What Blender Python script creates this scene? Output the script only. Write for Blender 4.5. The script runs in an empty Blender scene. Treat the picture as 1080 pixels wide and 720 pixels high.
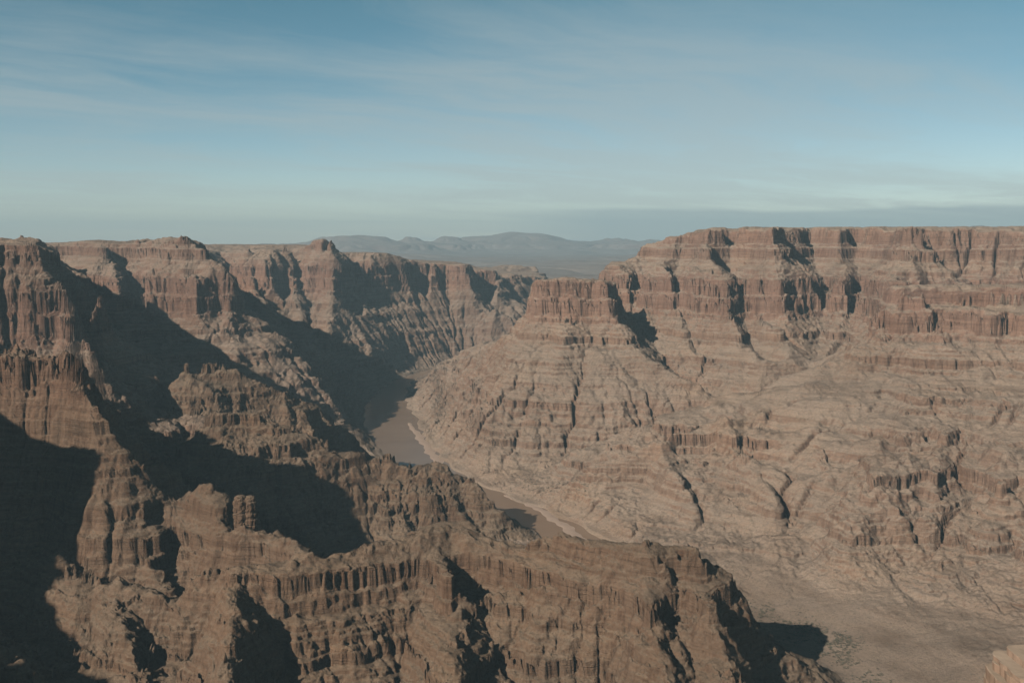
import bpy, math, random, time
import numpy as np
T0 = time.time()
random.seed(7)
rng = np.random.default_rng(11)
SC = bpy.context.scene
COL = SC.collection
F32 = np.float32
PITCH = 5.82
FL = 1060.0

# ------------------------------------------------------------------ camera
cam_d = bpy.data.cameras.new('camera')
cam_d.sensor_width = 36.0
cam_d.lens = 36.0 * FL / 1080.0
cam_d.clip_start = 1.0
cam_d.clip_end = 200000.0
cam = bpy.data.objects.new('camera', cam_d)
cam.location = (0, 0, 0)
cam.rotation_euler = (math.radians(90 - PITCH), 0, 0)
COL.objects.link(cam)
SC.camera = cam

CP_, SP_ = math.cos(math.radians(PITCH)), math.sin(math.radians(PITCH))


def at(px, py, Y):
    """the point at forward distance Y (m) seen towards (px, py) of the 1080x720 photograph"""
    u = (px - 540) / FL
    v = -(py - 360) / FL
    fy = CP_ + v * SP_
    fz = -SP_ + v * CP_
    return (u * Y / fy, Y, fz * Y / fy)


def ground(px, py, z):
    u = (px - 540) / FL
    v = -(py - 360) / FL
    fy = CP_ + v * SP_
    fz = -SP_ + v * CP_
    t = z / fz
    return (u * t, fy * t)


# ------------------------------------------------------------------ noise
_perm = rng.permutation(4096).astype(np.int32)
_ang = rng.random(4096) * 2 * np.pi
_gx = np.cos(_ang).astype(F32)
_gy = np.sin(_ang).astype(F32)


def perlin(x, y, seed=0):
    xi = np.floor(x)
    yi = np.floor(y)
    fx = (x - xi).astype(F32)
    fy = (y - yi).astype(F32)
    xi = xi.astype(np.int32) + seed * 131
    yi = yi.astype(np.int32) + seed * 57

    def g(ix, iy, dx, dy):
        h = _perm[(_perm[ix & 4095] + iy) & 4095]
        return _gx[h] * dx + _gy[h] * dy
    u = fx * fx * fx * (fx * (fx * 6 - 15) + 10)
    v = fy * fy * fy * (fy * (fy * 6 - 15) + 10)
    a = g(xi, yi, fx, fy)
    b = g(xi + 1, yi, fx - 1, fy)
    c = g(xi, yi + 1, fx, fy - 1)
    d = g(xi + 1, yi + 1, fx - 1, fy - 1)
    ab = a + u * (b - a)
    cd = c + u * (d - c)
    return (ab + v * (cd - ab)) * F32(1.5)


def nz(x, y, lam, seed):
    r = 0.6 + seed
    c, s = math.cos(r), math.sin(r)
    return perlin((x * c - y * s) / lam, (x * s + y * c) / lam, seed)


def gully(x, y, lam, seed, k=2.0):
    """high along thin wandering lines, low between them; about zero mean"""
    n = np.abs(nz(x, y, lam, seed))
    return np.clip(1 - n * 2.2, 0, 1) ** k - 0.36


def smooth(a, b, x):
    t = np.clip((x - a) / (b - a), 0, 1)
    return t * t * (3 - 2 * t)


# ------------------------------------------------------------------ strata: raw height -> height
# (z at top of bed, share of raw height per metre of z): cliffs take little raw height, slopes much
_beds = [(900, 1.0), (70, 0.16), (-35, 1.6), (-62, 0.2), (-120, 1.5), (-205, 0.9), (-232, 0.16), (-305, 1.1), (-322, 0.16),
         (-400, 0.8), (-425, 0.2), (-455, 1.45), (-520, 0.35), (-545, 1.55), (-640, 0.35), (-668, 1.5),
         (-800, 0.16), (-830, 1.5), (-880, 0.16), (-905, 1.5), (-950, 0.16), (-985, 1.6), (-1110, 1.0), (-2500, 1.0)]
_z = [b[0] for b in _beds]
_raw = [900.0]
for i in range(len(_beds) - 1):
    _raw.append(_raw[-1] - (_z[i] - _z[i + 1]) * _beds[i][1])
_raw = np.array(_raw)
_z = np.array(_z, float)
# line the two scales up again at the rim and at the river
_k = (70 + 1110) / (np.interp(-70, -_z, _raw) - np.interp(1110, -_z, _raw))
_raw = (_raw - np.interp(-70, -_z, _raw)) * _k + 70
_RZ, _RR = _z[::-1].copy(), _raw[::-1].copy()
_TI = np.interp(_RZ, [-1110, -985, -930, -855, -734, -593, -488, -400, -314, -235, -120, 0, 70], [0, 1, 2, 3, 4, 5, 6, 6.8, 8, 9, 10, 11, 12])
_AZ = np.array([-2500, -1110, -985, -880, -800, -640, -520, -400, -220, -62, 70, 900], float)   # the same trend without the steps
_AR = np.interp(_AZ, _RZ, _RR)


def T(raw):
    return np.interp(raw, _RR, _RZ).astype(F32)


def Ti(z):
    return np.interp(z, _RZ, _RR)


def ledges(lo, hi, seed, hard=0.3):
    r = np.random.default_rng(seed)
    z0, z1 = [-1400.0], [-1400.0]
    while z0[-1] < 300:
        n = 4
        hs = r.uniform(0.1, 1.0, n) ** 3 * (hi - lo) + lo
        ss = r.uniform(0.1, 1.0, n) ** 3 * (hi - lo) + lo
        tot = (hs + ss).sum()
        raw_ = hs * hard
        sf = (tot - raw_.sum()) / ss.sum()
        for a_, b_ in zip(hs, ss):
            z0.append(z0[-1] + b_ * sf)
            z1.append(z1[-1] + b_)
            z0.append(z0[-1] + a_ * hard)
            z1.append(z1[-1] + a_)
    return np.array(z0), np.array(z1)


LEDGES = [ledges(7, 52, 5, 0.25) + (22.0,), ledges(2.5, 20, 6, 0.22) + (8.0,)]

# ------------------------------------------------------------------ landforms
FEATS = []
OWN = ['canyon_floor', 'distant_mountains', 'mesa', 'canyon_rim_bench', 'butte', 'canyon_wall', 'promontory',
       'crag', 'middle_ridge', 'foreground_ridge', 'basin_ridge', 'rim_plateau']


def pts3(pts):
    out = []
    for p in pts:
        if p[0] == 'w':
            out.append((p[1], p[2], p[3]))
        else:
            out.append(at(*p))
    return np.array(out, float)


def ridge(owner, pts, slope=0.6, hw=8, wob=1.0, nd=1.0):
    FEATS.append(dict(k='r', ro={'canyon_rim_bench': 0.55, 'foreground_ridge': 0.55}.get(owner, 1.0), o=OWN.index(owner), p=pts3(pts), s=slope, hw=hw, wob=wob, nd=nd))


def mesa(owner, pts, slope=0.55, wob=1.0, top=0.02, nd=1.0):
    FEATS.append(dict(k='m', ro=0.6 if owner == 'canyon_rim_bench' else 1.0, o=OWN.index(owner), p=pts3(pts), s=slope, wob=wob, top=top, nd=nd))


def carve(pts, slope=0.7, hw=5):
    FEATS.append(dict(k='c', p=pts3(pts), s=slope, hw=hw))


# the big mesa on the right
mesa('mesa', [(676, 258, 6950), (690, 243, 6550), (735, 241, 6200), (800, 239, 6050), (832, 239, 5950), (846, 240, 6450),
              (868, 240, 6500), (884, 238, 6150), (925, 238, 6050), (962, 239, 5720), (978, 240, 6150), (1020, 241, 6150),
              (1060, 242, 6000), (1100, 243, 5800), (1180, 243, 5400), (1320, 243, 4900),
              ('w', 9000, 6000, 60), ('w', 12000, 14000, 60), ('w', 5000, 14000, 60), ('w', 2200, 8600, 50)], 0.72)
ridge('mesa', [(684, 250, 6800), (660, 268, 6700), (650, 288, 6600)], 0.96, 25, 0.5)
ridge('mesa', [(738, 285, 5950), (762, 325, 5650), (790, 368, 5350), (812, 398, 5100)], 0.90, 10, 0.6)
ridge('mesa', [(820, 290, 5850), (838, 322, 5600), (848, 350, 5400), (856, 378, 5230)], 0.96, 20, 0.6)
ridge('mesa', [(905, 285, 5850), (898, 320, 5500), (885, 352, 5250)], 0.84, 20, 0.6)
# redwall benches below it on the right
mesa('canyon_rim_bench', [(926, 345, 4760), (946, 320, 4700), (978, 316, 4620), (992, 323, 4800), (1010, 323, 4640), (1042, 323, 4560),
                          (1056, 330, 4720), (1072, 331, 4480), (1110, 333, 4350), (1160, 335, 4200), (1330, 338, 3900), ('w', 6000, 4500, -240),
                          ('w', 6000, 5600, -200), ('w', 2600, 5300, -240), ('w', 1750, 5150, -240)], 0.50, top=0.05, nd=0.7)
ridge('canyon_rim_bench', [(928, 340, 4740), (931, 365, 4560), (934, 398, 4420), (915, 418, 4330), (880, 428, 4300), (850, 430, 4260),
                           (800, 436, 4220), (768, 438, 4200), (735, 452, 4160), (700, 463, 4120), (660, 476, 4080), (625, 488, 4060), (590, 500, 4040)], 0.8, 12, 0.8, 0.8)
ridge('canyon_rim_bench', [(1002, 446, 3830), (996, 462, 3700), (985, 485, 3520), (975, 540, 3250)], 0.9, 8, 0.6, 0.6)
ridge('canyon_rim_bench', [(940, 470, 3550), (925, 500, 3350), (905, 560, 3150)], 0.7, 8, 0.7, 0.6)
ridge('canyon_rim_bench', [(1062, 470, 3520), (1050, 510, 3300), (1030, 570, 3080)], 0.7, 8, 0.7, 0.6)
ridge('canyon_rim_bench', [(850, 430, 4260), (862, 470, 3880), (880, 520, 3500), (890, 570, 3280)], 0.8, 8, 0.7, 0.6)
ridge('canyon_rim_bench', [(768, 438, 4200), (790, 480, 3850), (815, 530, 3500)], 0.85, 8, 0.7, 0.6)
ridge('canyon_rim_bench', [(700, 463, 4120), (712, 495, 3850), (735, 530, 3620)], 0.85, 8, 0.7, 0.6)
# butte
mesa('butte', [(563, 294, 5800), (574, 293, 5640), (600, 292, 5590), (625, 293, 5600), (640, 293, 5560), (652, 298, 5660), (652, 296, 5980), (585, 293, 6050)], 0.9, 0.2, 0.0)
ridge('butte', [(652, 299, 5850), (664, 335, 6150), (678, 330, 6300), (690, 305, 6500)], 0.8, 8, 0.4)
ridge('butte', [(640, 330, 5560), (668, 350, 5400), (700, 372, 5200), (722, 388, 5100), (738, 402, 5030)], 0.7, 8, 0.5)
ridge('butte', [(566, 328, 5800), (530, 358, 5950), (490, 390, 6150), (455, 416, 6350)], 0.62, 15, 0.7)
ridge('butte', [(600, 335, 5500), (590, 375, 5250), (575, 410, 5050), (560, 440, 4900)], 0.62, 10, 0.7)
ridge('butte', [(560, 350, 5650), (520, 395, 5500), (480, 430, 5400), (455, 445, 5350)], 0.62, 10, 0.7)
# left walls
mesa('promontory', [(-300, 256, 4000), (-80, 260, 4250), (0, 262, 4350), (38, 262, 4360), (56, 263, 4480), (62, 263, 4800), (50, 258, 5600), (-60, 256, 6200),
                    ('w', -9000, 6500, -50), ('w', -9000, 4000, -40)], 1.10, 0.7)
ridge('promontory', [(64, 300, 4350), (78, 338, 4120), (92, 362, 3950), (101, 388, 3800)], 1.17, 8, 0.5)
mesa('canyon_wall', [(-100, 252, 6300), (40, 253, 6150), (100, 252, 6100), (112, 257, 6700), (145, 255, 6700), (170, 254, 6350), (205, 254, 6150), (224, 253, 6050),
                     (228, 258, 6300), (212, 258, 6600), (180, 258, 7300), (188, 260, 8100), (225, 262, 8700), ('w', -2700, 9500, -90), ('w', -9000, 9500, -80), ('w', -9000, 6500, -60)], 1.02, 0.8, top=-0.01)
ridge('canyon_wall', [(226, 260, 6300), (233, 297, 6230), (260, 328, 6180), (282, 341, 6150), (317, 345, 6150), (334, 362, 6080)], 1.2, 14, 0.4)
ridge('canyon_wall', [(262, 262, 8600), (268, 300, 8250), (284, 335, 7800)], 1.1, 20, 0.5)
ridge('canyon_wall', [(352, 256, 8500), (350, 300, 8250), (346, 345, 7800)], 1.1, 20, 0.5)
ridge('canyon_wall', [(300, 264, 8700), (312, 300, 8400), (318, 340, 7900)], 1.1, 20, 0.5)
ridge('canyon_wall', [(392, 268, 8900), (394, 300, 8600), (392, 335, 8200), (396, 372, 7800)], 1.2, 20, 0.5)
ridge('canyon_wall', [(417, 268, 8800), (420, 310, 8600), (424, 350, 8350), (430, 380, 8100)], 1.2, 20, 0.5)
ridge('canyon_wall', [(458, 278, 9400), (458, 315, 9100), (458, 352, 8850)], 1.3, 20, 0.5)
ridge('canyon_wall', [(495, 280, 9500), (492, 310, 9200), (486, 350, 8950)], 1.3, 20, 0.5)
ridge('canyon_wall', [(530, 286, 10000), (522, 310, 9600), (512, 345, 9200)], 1.3, 20, 0.5)
mesa('canyon_wall', [(232, 263, 9000), (262, 262, 8700), (290, 261, 8500), (302, 266, 8900), (322, 258, 8800), (340, 254, 8600), (360, 262, 8700), (382, 268, 9100), (400, 267, 8800),
                     (416, 266, 8900), (428, 272, 9400), (450, 277, 9500), (490, 279, 9400), (505, 282, 9800), (525, 284, 9900), (545, 288, 10300), (574, 294, 11000),
                     ('w', 300, 13000, -400), ('w', -4000, 13000, -150), ('w', -4000, 9000, -100)], 1.2, 0.8, nd=1.6)
# crag and its foot
ridge('crag', [(8, 392, 3010), (20, 384, 2990), (36, 381, 2975), (58, 381, 2960), (80, 383, 2940), (98, 387, 2910), (110, 398, 2890), (118, 416, 2870)], 3.0, 55, 0.45)
ridge('crag', [(-160, 372, 3700), (-60, 376, 3550), (0, 382, 3420), (30, 386, 3250), (36, 392, 3080)], 2.4, 40, 0.5)
ridge('crag', [(52, 484, 2850), (80, 476, 2820), (100, 486, 2790)], 3.0, 14, 0.4)
# middle ridges
ridge('middle_ridge', [(168, 430, 4210), (184, 402, 4186), (197, 388, 4174), (212, 388, 4198), (246, 386, 4247), (262, 398, 4247), (293, 411, 4296), (330, 424, 4393), (366, 450, 4638), (392, 478, 4882)], 1.20, 8, 0.5)
ridge('middle_ridge', [(196, 468, 3539), (212, 448, 3564), (228, 431, 3600), (262, 438, 3636), (300, 446, 3649), (340, 463, 3661), (372, 474, 3686), (400, 483, 3698), (440, 488, 3698),
                       (476, 491, 3710), (500, 500, 3710), (520, 513, 3673), (536, 530, 3636), (546, 556, 3613)], 0.93, 10, 0.6)
# ridges in the dark basin
ridge('basin_ridge', [(163, 480, 2940), (178, 472, 2915), (196, 477, 2870), (216, 492, 2800), (230, 512, 2730), (237, 545, 2640)], 2.5, 17, 0.2)
ridge('basin_ridge', [(228, 560, 2645), (258, 552, 2620), (288, 560, 2594), (312, 572, 2532), (322, 592, 2445)], 2.2, 22, 0.2)
ridge('basin_ridge', [(108, 560, 2770), (121, 541, 2745), (138, 556, 2690), (158, 580, 2620), (178, 612, 2550)], 2.2, 14, 0.2)
# the long ridge across the foreground
ridge('foreground_ridge', [(-160, 590, 2775), (-60, 586, 2700), (0, 592, 2640), (30, 590, 2625), (72, 592, 2550), (110, 604, 2490), (150, 622, 2430), (184, 624, 2400), (200, 606, 2400), (214, 600, 2400),
                           (226, 606, 2385), (240, 608, 2385), (252, 594, 2355), (300, 586, 2385), (360, 577, 2460), (410, 569, 2520), (440, 560, 2550), (470, 556, 2580), (510, 565, 2550), (560, 564, 2490),
                           (620, 566, 2415), (665, 567, 2370), (700, 566, 2325), (724, 571, 2325), (740, 584, 2310), (744, 622, 2240), (754, 650, 2150), (766, 684, 2060), (776, 720, 1975), (780, 760, 1900)], 1.15, 14, 0.6)
ridge('foreground_ridge', [(438, 556, 2698), (462, 545, 2741), (490, 547, 2741), (506, 560, 2698)], 1.12, 12, 0.4)
ridge('foreground_ridge', [(246, 600, 2340), (240, 640, 2205), (232, 700, 2055), (228, 760, 1905)], 1.19, 10, 0.5)
ridge('foreground_ridge', [(452, 566, 2550), (462, 600, 2415), (470, 650, 2265), (474, 730, 2070)], 1.25, 8, 0.5)
ridge('foreground_ridge', [(690, 580, 2325), (688, 620, 2205), (700, 660, 2100), (716, 730, 1950)], 1.25, 8, 0.5)
ridge('foreground_ridge', [(110, 612, 2480), (128, 660, 2300), (150, 720, 2130)], 1.0, 10, 0.5)
ridge('foreground_ridge', [(-100, 600, 2250), (-20, 650, 2130), (30, 690, 2025), (60, 740, 1920)], 1.12, 10, 0.8)
# the rim the camera stands on, and the rim left of the view that shades the basin
mesa('rim_plateau', [('w', -8, 2.5, -1.7), ('w', 9, 3.0, -1.7), ('w', 60, -20, -3), ('w', 400, -300, 0), ('w', 2500, -900, 0), ('w', 2500, -4000, 0), ('w', -6000, -4000, 0), ('w', -6000, 3400, 0),
                     ('w', -2650, 3700, 0), ('w', -2450, 3280, 0), ('w', -2200, 2680, 0), ('w', -2060, 2360, 0), ('w', -2010, 2215, 0), ('w', -1835, 2070, 0), ('w', -2020, 1830, 0), ('w', -2230, 1470, 0), ('w', -2220, 1090, 0), ('w', -1600, 500, 0), ('w', -500, 60, 0), ('w', -60, -20, -3)], 3.0, 0.4)
# deep side gullies
carve([(852, 250, 6950), (862, 276, 6600), (868, 300, 6350), (872, 330, 5950), (866, 360, 5600), (852, 395, 5150), (810, 428, 4900), (750, 446, 4800), (690, 462, 4750), (610, 486, 4600), (540, 505, 4400)], 1.0)
carve([(672, 300, 6700), (668, 331, 6250), (690, 365, 5700), (730, 408, 5250), (778, 436, 4930)], 0.95)
carve([(768, 256, 6600), (774, 288, 6250), (780, 320, 5950), (790, 354, 5600), (812, 392, 5230)], 1.3)
carve([(716, 262, 6750), (714, 290, 6400), (716, 322, 6000), (728, 352, 5700), (745, 385, 5400)], 1.3)
carve([(905, 262, 6750), (908, 290, 6400), (905, 320, 6000), (893, 350, 5600), (870, 382, 5300)], 1.2)
carve([(60, 280, 6800), (85, 305, 6300), (118, 335, 5900), (155, 372, 5500), (195, 404, 5150), (235, 428, 4950), (300, 438, 5200), (348, 436, 5500), (392, 442, 5750)], 0.95)
carve([(243, 270, 8600), (250, 292, 8100), (264, 312, 7500), (290, 342, 6900), (318, 372, 6500), (350, 396, 6300), (384, 420, 6200)], 1.0)
carve([(372, 284, 9000), (378, 310, 8500), (388, 345, 8000), (400, 372, 7800)], 1.6)
carve([(434, 290, 9300), (438, 315, 8900), (440, 350, 8500), (443, 372, 8300)], 1.7)
carve([('w', -900, 2960, -1010), ('w', -650, 2980, -1030), ('w', -350, 3050, -1055), ('w', -100, 3080, -1070), ('w', 200, 3150, -1098)], 2.2, 10)
carve([(482, 575, 2490), (492, 610, 2355), (497, 650, 2220), (496, 720, 2040)], 1.0, 3)
carve([(262, 604, 2340), (275, 640, 2220), (284, 700, 2055)], 1.1, 3)
carve([(716, 590, 2310), (736, 640, 2130), (752, 700, 1980)], 1.1, 3)
carve([(368, 590, 2475), (376, 640, 2310), (384, 720, 2085)], 1.2, 2)

# river centre line with half widths, on the canyon floor
ZW = -1103.0
RIV = [(492, 386, 60), (478, 388, 60), (452, 392, 70), (425, 401, 80), (412, 415, 115), (408, 430, 150), (413, 448, 165), (424, 468, 150), (442, 492, 150),
       (490, 520, 130), (545, 540, 115), (585, 556, 105), (625, 577, 95), (690, 612, 70)]
RP = np.array([ground(a, b, ZW) + (c,) for a, b, c in RIV])
# the dry wash that runs on from the river towards the camera
WASH = np.array([ground(a, b, -1100) + (0.0,) for a, b in [(690, 600), (740, 622), (800, 645), (850, 668), (900, 705), (960, 740), (1100, 800)]])


def seg_dist(x, y, P, closed=False):
    """distance to a polyline and the interpolated third value"""
    best = np.full(x.shape, 1e12, F32)
    val = np.zeros(x.shape)
    ws = np.full(x.shape, 1e-30)
    n = len(P)
    for i in range(n if closed else n - 1):
        ax, ay, az = P[i][:3]
        bx, by, bz = P[(i + 1) % n][:3]
        dx, dy = bx - ax, by - ay
        L2 = dx * dx + dy * dy
        t = np.clip(((x - ax) * dx + (y - ay) * dy) / L2, 0, 1)
        d2 = (x - ax - t * dx) ** 2 + (y - ay - t * dy) ** 2
        best = np.minimum(best, d2)
        w = (1000.0 / (d2 + 400)) ** 3          # nearby stretches blend, so no jump where the nearest one changes
        val += w * (az + t * (bz - az))
        ws += w
    return np.sqrt(best), (val / ws).astype(F32)


def inside(x, y, P):
    r = np.zeros(x.shape, bool)
    n = len(P)
    for i in range(n):
        ax, ay = P[i][:2]
        bx, by = P[(i + 1) % n][:2]
        if ay == by:
            continue
        c = ((ay > y) != (by > y)) & (x < (bx - ax) * (y - ay) / (by - ay) + ax)
        r ^= c
    return r


def fall(s, d):
    return np.minimum(s * 1.3 * d, 230 + s * 0.82 * (d - 177 / s))


def Hraw(x, y, fine=True):
    x = x.astype(F32)
    y = y.astype(F32)
    R = np.hypot(x, y)
    px = (R / 1060.0).astype(F32)
    sh = x.shape
    # erosion fields
    qx = x + 70 * nz(x, y, 330, 81)
    qy = y + 70 * nz(x, y, 330, 82)
    big = (125 * gully(qx, qy, 700, 1, 1.4) + 80 * nz(qx, qy, 420, 9) - 55 * gully(qx, qy, 280, 2, 1.2)).astype(F32)
    mm = 0.55 + 0.9 * smooth(-0.35, 0.45, nz(x, y, 380, 83))
    med = (0.72 * mm * (46 * nz(qx, qy, 150, 10) - 36 * gully(qx, qy, 190, 3, 1.3) + 30 * gully(qx, qy, 92, 4, 1.4) - 16 * gully(x, y, 61, 12, 1.2))).astype(F32)
    sml = np.zeros(sh, F32)
    for lam, s in (((44, 5), (23, 6), (12, 7), (6.5, 8)) if fine else ((44, 5),)):
        w = np.clip(lam / (px * 2.2) - 0.6, 0, 1)
        sml += (0.23 * lam) * w * (gully(x, y, lam, s, 1.3) * (0.8 if s % 2 else -0.8) + 0.6 * nz(x, y, lam * 1.3, s + 20)) * (0.6 + 0.8 * mm)
    wx = x + 45 * nz(x, y, 500, 21) + 16 * nz(x, y, 150, 22)
    wy = y + 45 * nz(x, y, 500, 23) + 16 * nz(x, y, 150, 24)
    # base: canyon floor
    dr, hw = seg_dist(x, y, RP)
    dw, _ = seg_dist(x, y, WASH)
    rise = np.clip(np.minimum(dr - hw, dw * 1.3), 0, 4000)
    roll = nz(x, y, 420, 31) * 22 + nz(x, y, 200, 32) * 9 + nz(x, y, 80, 33) * 2.5 + nz(x, y, 33, 34) * 0.8
    flat = smooth(20, 420, rise)
    zf = -1101 + rise * 0.055 + roll * flat + 0.8 * nz(x, y, 40, 35)
    basin = smooth(200, 900, np.clip((-x - 80) * 0.8, 0, 1e5)) * (1 - smooth(3000, 3700, y))
    zf = zf + basin * 0
    far = smooth(10500, 15000, R)
    zfar = -560 + 110 * nz(x, y, 5200, 41) + 45 * nz(x, y, 1900, 42) - 70 * gully(x, y, 2500, 43)
    zf = zf * (1 - far) + zfar * far
    raw = np.interp(zf, _RZ, _RR).astype(F32)
    own = np.zeros(sh, np.int8)
    own[far > 0.5] = 1
    # distant mountains
    for (cx, cy, w, h, sx) in MTS:
        dd = np.hypot((x - cx) / sx, y - cy) / w
        hh = h * np.clip(1 - dd, 0, 1) ** 1.0 * (1 + 0.10 * nz(x, y, w * 0.35, 51)) + h * 0.10 * np.clip(1.2 - dd, 0, 1) * (-gully(x, y, w * 0.5, 52, 1.0) - 0.4 * gully(x, y, w * 0.16, 53, 1.0)) - 560
        m = (hh > raw) & (R > 15000)
        raw = np.where(m, hh, raw)
        own[m] = 1
    topm = np.zeros(sh, F32)
    for f in FEATS:
        if f['k'] == 'c':
            continue
        P = f['p']
        mx = 2600 if f['k'] == 'm' else 1500
        x0, x1 = P[:, 0].min() - mx, P[:, 0].max() + mx
        y0, y1 = P[:, 1].min() - mx, P[:, 1].max() + mx
        idx = np.nonzero(((x > x0) & (x < x1) & (y > y0) & (y < y1)).ravel())[0]
        if not len(idx):
            continue
        wob = f['wob']
        X = x.ravel()[idx] * (1 - wob) + wx.ravel()[idx] * wob
        Y = y.ravel()[idx] * (1 - wob) + wy.ravel()[idx] * wob
        B, M, S = big.ravel()[idx], med.ravel()[idx] * F32(f['ro']), sml.ravel()[idx] * F32(f['ro'])
        d, zc = seg_dist(X, Y, P, f['k'] == 'm')
        if f['k'] == 'm':
            ins = inside(X, Y, P)
            d = np.where(ins, -d, d)
            sc = 0.35 + 0.65 * smooth(0, 350, d)
            de = d + (B * sc * f['nd'] + M * (0.45 + 0.35 * smooth(0, 250, d))) * wob * 1.2 + S * 0.6
            zr = np.interp(zc, _RZ, _RR)
            top = zr + f['top'] * np.clip(-de, 0, 900) * (zr > -200)
            r = np.where(de > 0, zr - fall(f['s'], de), top)
            tm = smooth(12, -12, de) if False else 1 - smooth(-12, 12, de)
        else:
            e0 = smooth(0, 420, d)
            e1 = smooth(0, 130, d)
            de = np.maximum(d - f['hw'], 0)
            qn = min(1.0, 1.0 / f['s'])
            de = de + B * e0 * 0.8 * f['nd'] + (M * (0.12 + 0.75 * e1) + S * 0.8 * (0.7 + 0.3 * e1) * (1.3 if f['s'] < 2 else 1)) * qn
            zr = np.interp(zc, _RZ, _RR)
            r = zr - fall(f['s'], np.maximum(de, -8))
            tm = np.zeros(len(idx), F32)
        r = r.astype(F32)
        rf = raw.ravel()
        m = r > rf[idx]
        rf[idx[m]] = r[m]
        raw = rf.reshape(sh)
        own.ravel()[idx[m]] = f['o']
        topm.ravel()[idx[m]] = tm[m]
    for f in FEATS:
        if f['k'] != 'c':
            continue
        P = f['p']
        x0, x1 = P[:, 0].min() - 400, P[:, 0].max() + 400
        y0, y1 = P[:, 1].min() - 400, P[:, 1].max() + 400
        idx = np.nonzero(((x > x0) & (x < x1) & (y > y0) & (y < y1)).ravel())[0]
        if not len(idx):
            continue
        d, zc = seg_dist(wx.ravel()[idx] * .5 + x.ravel()[idx] * .5, wy.ravel()[idx] * .5 + y.ravel()[idx] * .5, P)
        r = (np.interp(zc, _RZ, _RR) + f['s'] * np.maximum(d - f['hw'] + 0.5 * med.ravel()[idx] + 0.5 * sml.ravel()[idx], 0)).astype(F32)
        rf = raw.ravel()
        m = r < rf[idx]
        rf[idx[m]] = r[m]
        raw = rf.reshape(sh)
    # the river keeps its floor open
    lim = (np.interp(-1096, _RZ, _RR) + 1.5 * np.maximum(dr - hw - 20 + 0.6 * med + 0.5 * sml, 0)).astype(F32)
    own[(R < 10500) & (lim < raw - 1) & (dr < hw + 60)] = 0
    raw = np.where((R < 10500), np.minimum(raw, lim), raw)
    return raw, own, topm, sml, dr, hw, px, R


def H(x, y, fine=True):
    x = x.astype(F32)
    y = y.astype(F32)
    sh = x.shape
    raw, own, topm, sml, dr, hw, px, R = Hraw(x, y, fine)
    for g in GRIDS:
        raw = raw + g(x, y)
    near_ = (1 - smooth(12000, 14000, R)).astype(F32)
    # strata: lateral drift of the beds, uneven strength, thin ledges
    drift = 14 * nz(x, y, 900, 61) + 6 * nz(x, y, 260, 62) + 3.0 * nz(x, y, 70, 63)
    # every tier of cliffs has buttresses of its own
    tier = np.interp(raw, _RR, _TI)
    acc = np.zeros(sh, F32)
    for c_ in range(4):
        wt = np.clip(1 - np.abs((tier - c_ + 2) % 4 - 2), 0, 1)
        acc += wt * (13 * nz(x, y, 105, 90 + c_) - 5 * gully(x, y, 58, 94 + c_, 1.2) )
    raw = raw + 0.45 * acc * smooth(-1080, -1000, raw) * near_ * (1 - topm)
    # broken rock: relief that also changes from bed to bed
    zt = T(raw + drift)
    p3 = np.zeros(sh, F32)
    calm = smooth(-0.55, 0.05, nz(x, y, 620, 69)) * smooth(-1000, -900, raw) * (1 - smooth(-480, -400, raw)) * smooth(-200, 500, x) * smooth(2900, 3400, y)
    for lam, zs_, am, sd_ in ((80, 34, 16, 120), (34, 15, 12, 122), (15, 7, 7, 124)):
        w = np.clip(lam / (px * 2.4) - 0.6, 0, 1)
        q_ = (zt / zs_).astype(F32)
        i_ = np.floor(q_)
        f_ = q_ - i_
        f_ = f_ * f_ * (3 - 2 * f_)
        p3 += am * w * (perlin((x + i_ * 913.3) / lam, (y + i_ * 577.1) / lam, sd_) * (1 - f_) + perlin((x + i_ * 913.3 + 913.3) / lam, (y + i_ * 577.1 + 577.1) / lam, sd_) * f_)
    raw = raw + (1 - 0.75 * calm) * p3 * smooth(-1080, -1000, raw) * near_ * (1 - 0.9 * topm)
    zt = T(raw + drift) - drift
    soft = T(raw)
    zs = np.interp(raw, _AR, _AZ)
    k = (0.70 + 0.22 * smooth(900, 1500, x)) + 0.5 * nz(x, y, 500, 64) + 0.15 * smooth(-520, -430, raw)
    near = 1 - smooth(14000, 18000, R)
    # smooth scree aprons below the big cliffs
    scree = smooth(-0.45, 0.15, nz(x, y, 620, 69)) * smooth(-860, -780, raw) * (1 - smooth(-440, -330, raw)) * smooth(-200, 500, x) * smooth(3000, 3500, y)
    k = np.clip(k, 0.4, 1.0) * near * (1 - 0.75 * scree)
    z = zt * k + (zs) * (1 - k)
    # thin ledges
    amp = near * smooth(-1085, -1020, z)
    loc = (1 - 0.45 * scree) * np.clip(0.6 + 1.2 * nz(x, y, 150, 65) + 0.5 * nz(x, y, 40, 67), 0, 1.1)
    dj = drift + 3.0 * nz(x, y, 33, 68)
    for (zz0, zz1, per) in LEDGES:
        w = np.clip(per / (px * 2.6) - 0.5, 0, 1)
        z = z + amp * w * loc * (np.interp(z + dj, zz0, zz1) - (z + dj))
    z = z + (0.16 * sml * amp * (1 - scree)) + nz(x, y, 16, 66) * 0.7 * amp
    # river bed
    inr = smooth(-25, 12, dr - hw + 30 * nz(x, y, 160, 71))
    z = np.where(R < 12500, z * inr + (1 - inr) * np.minimum(z, ZW - 7), z)
    return z.astype(F32), own


GRIDS = []


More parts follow.
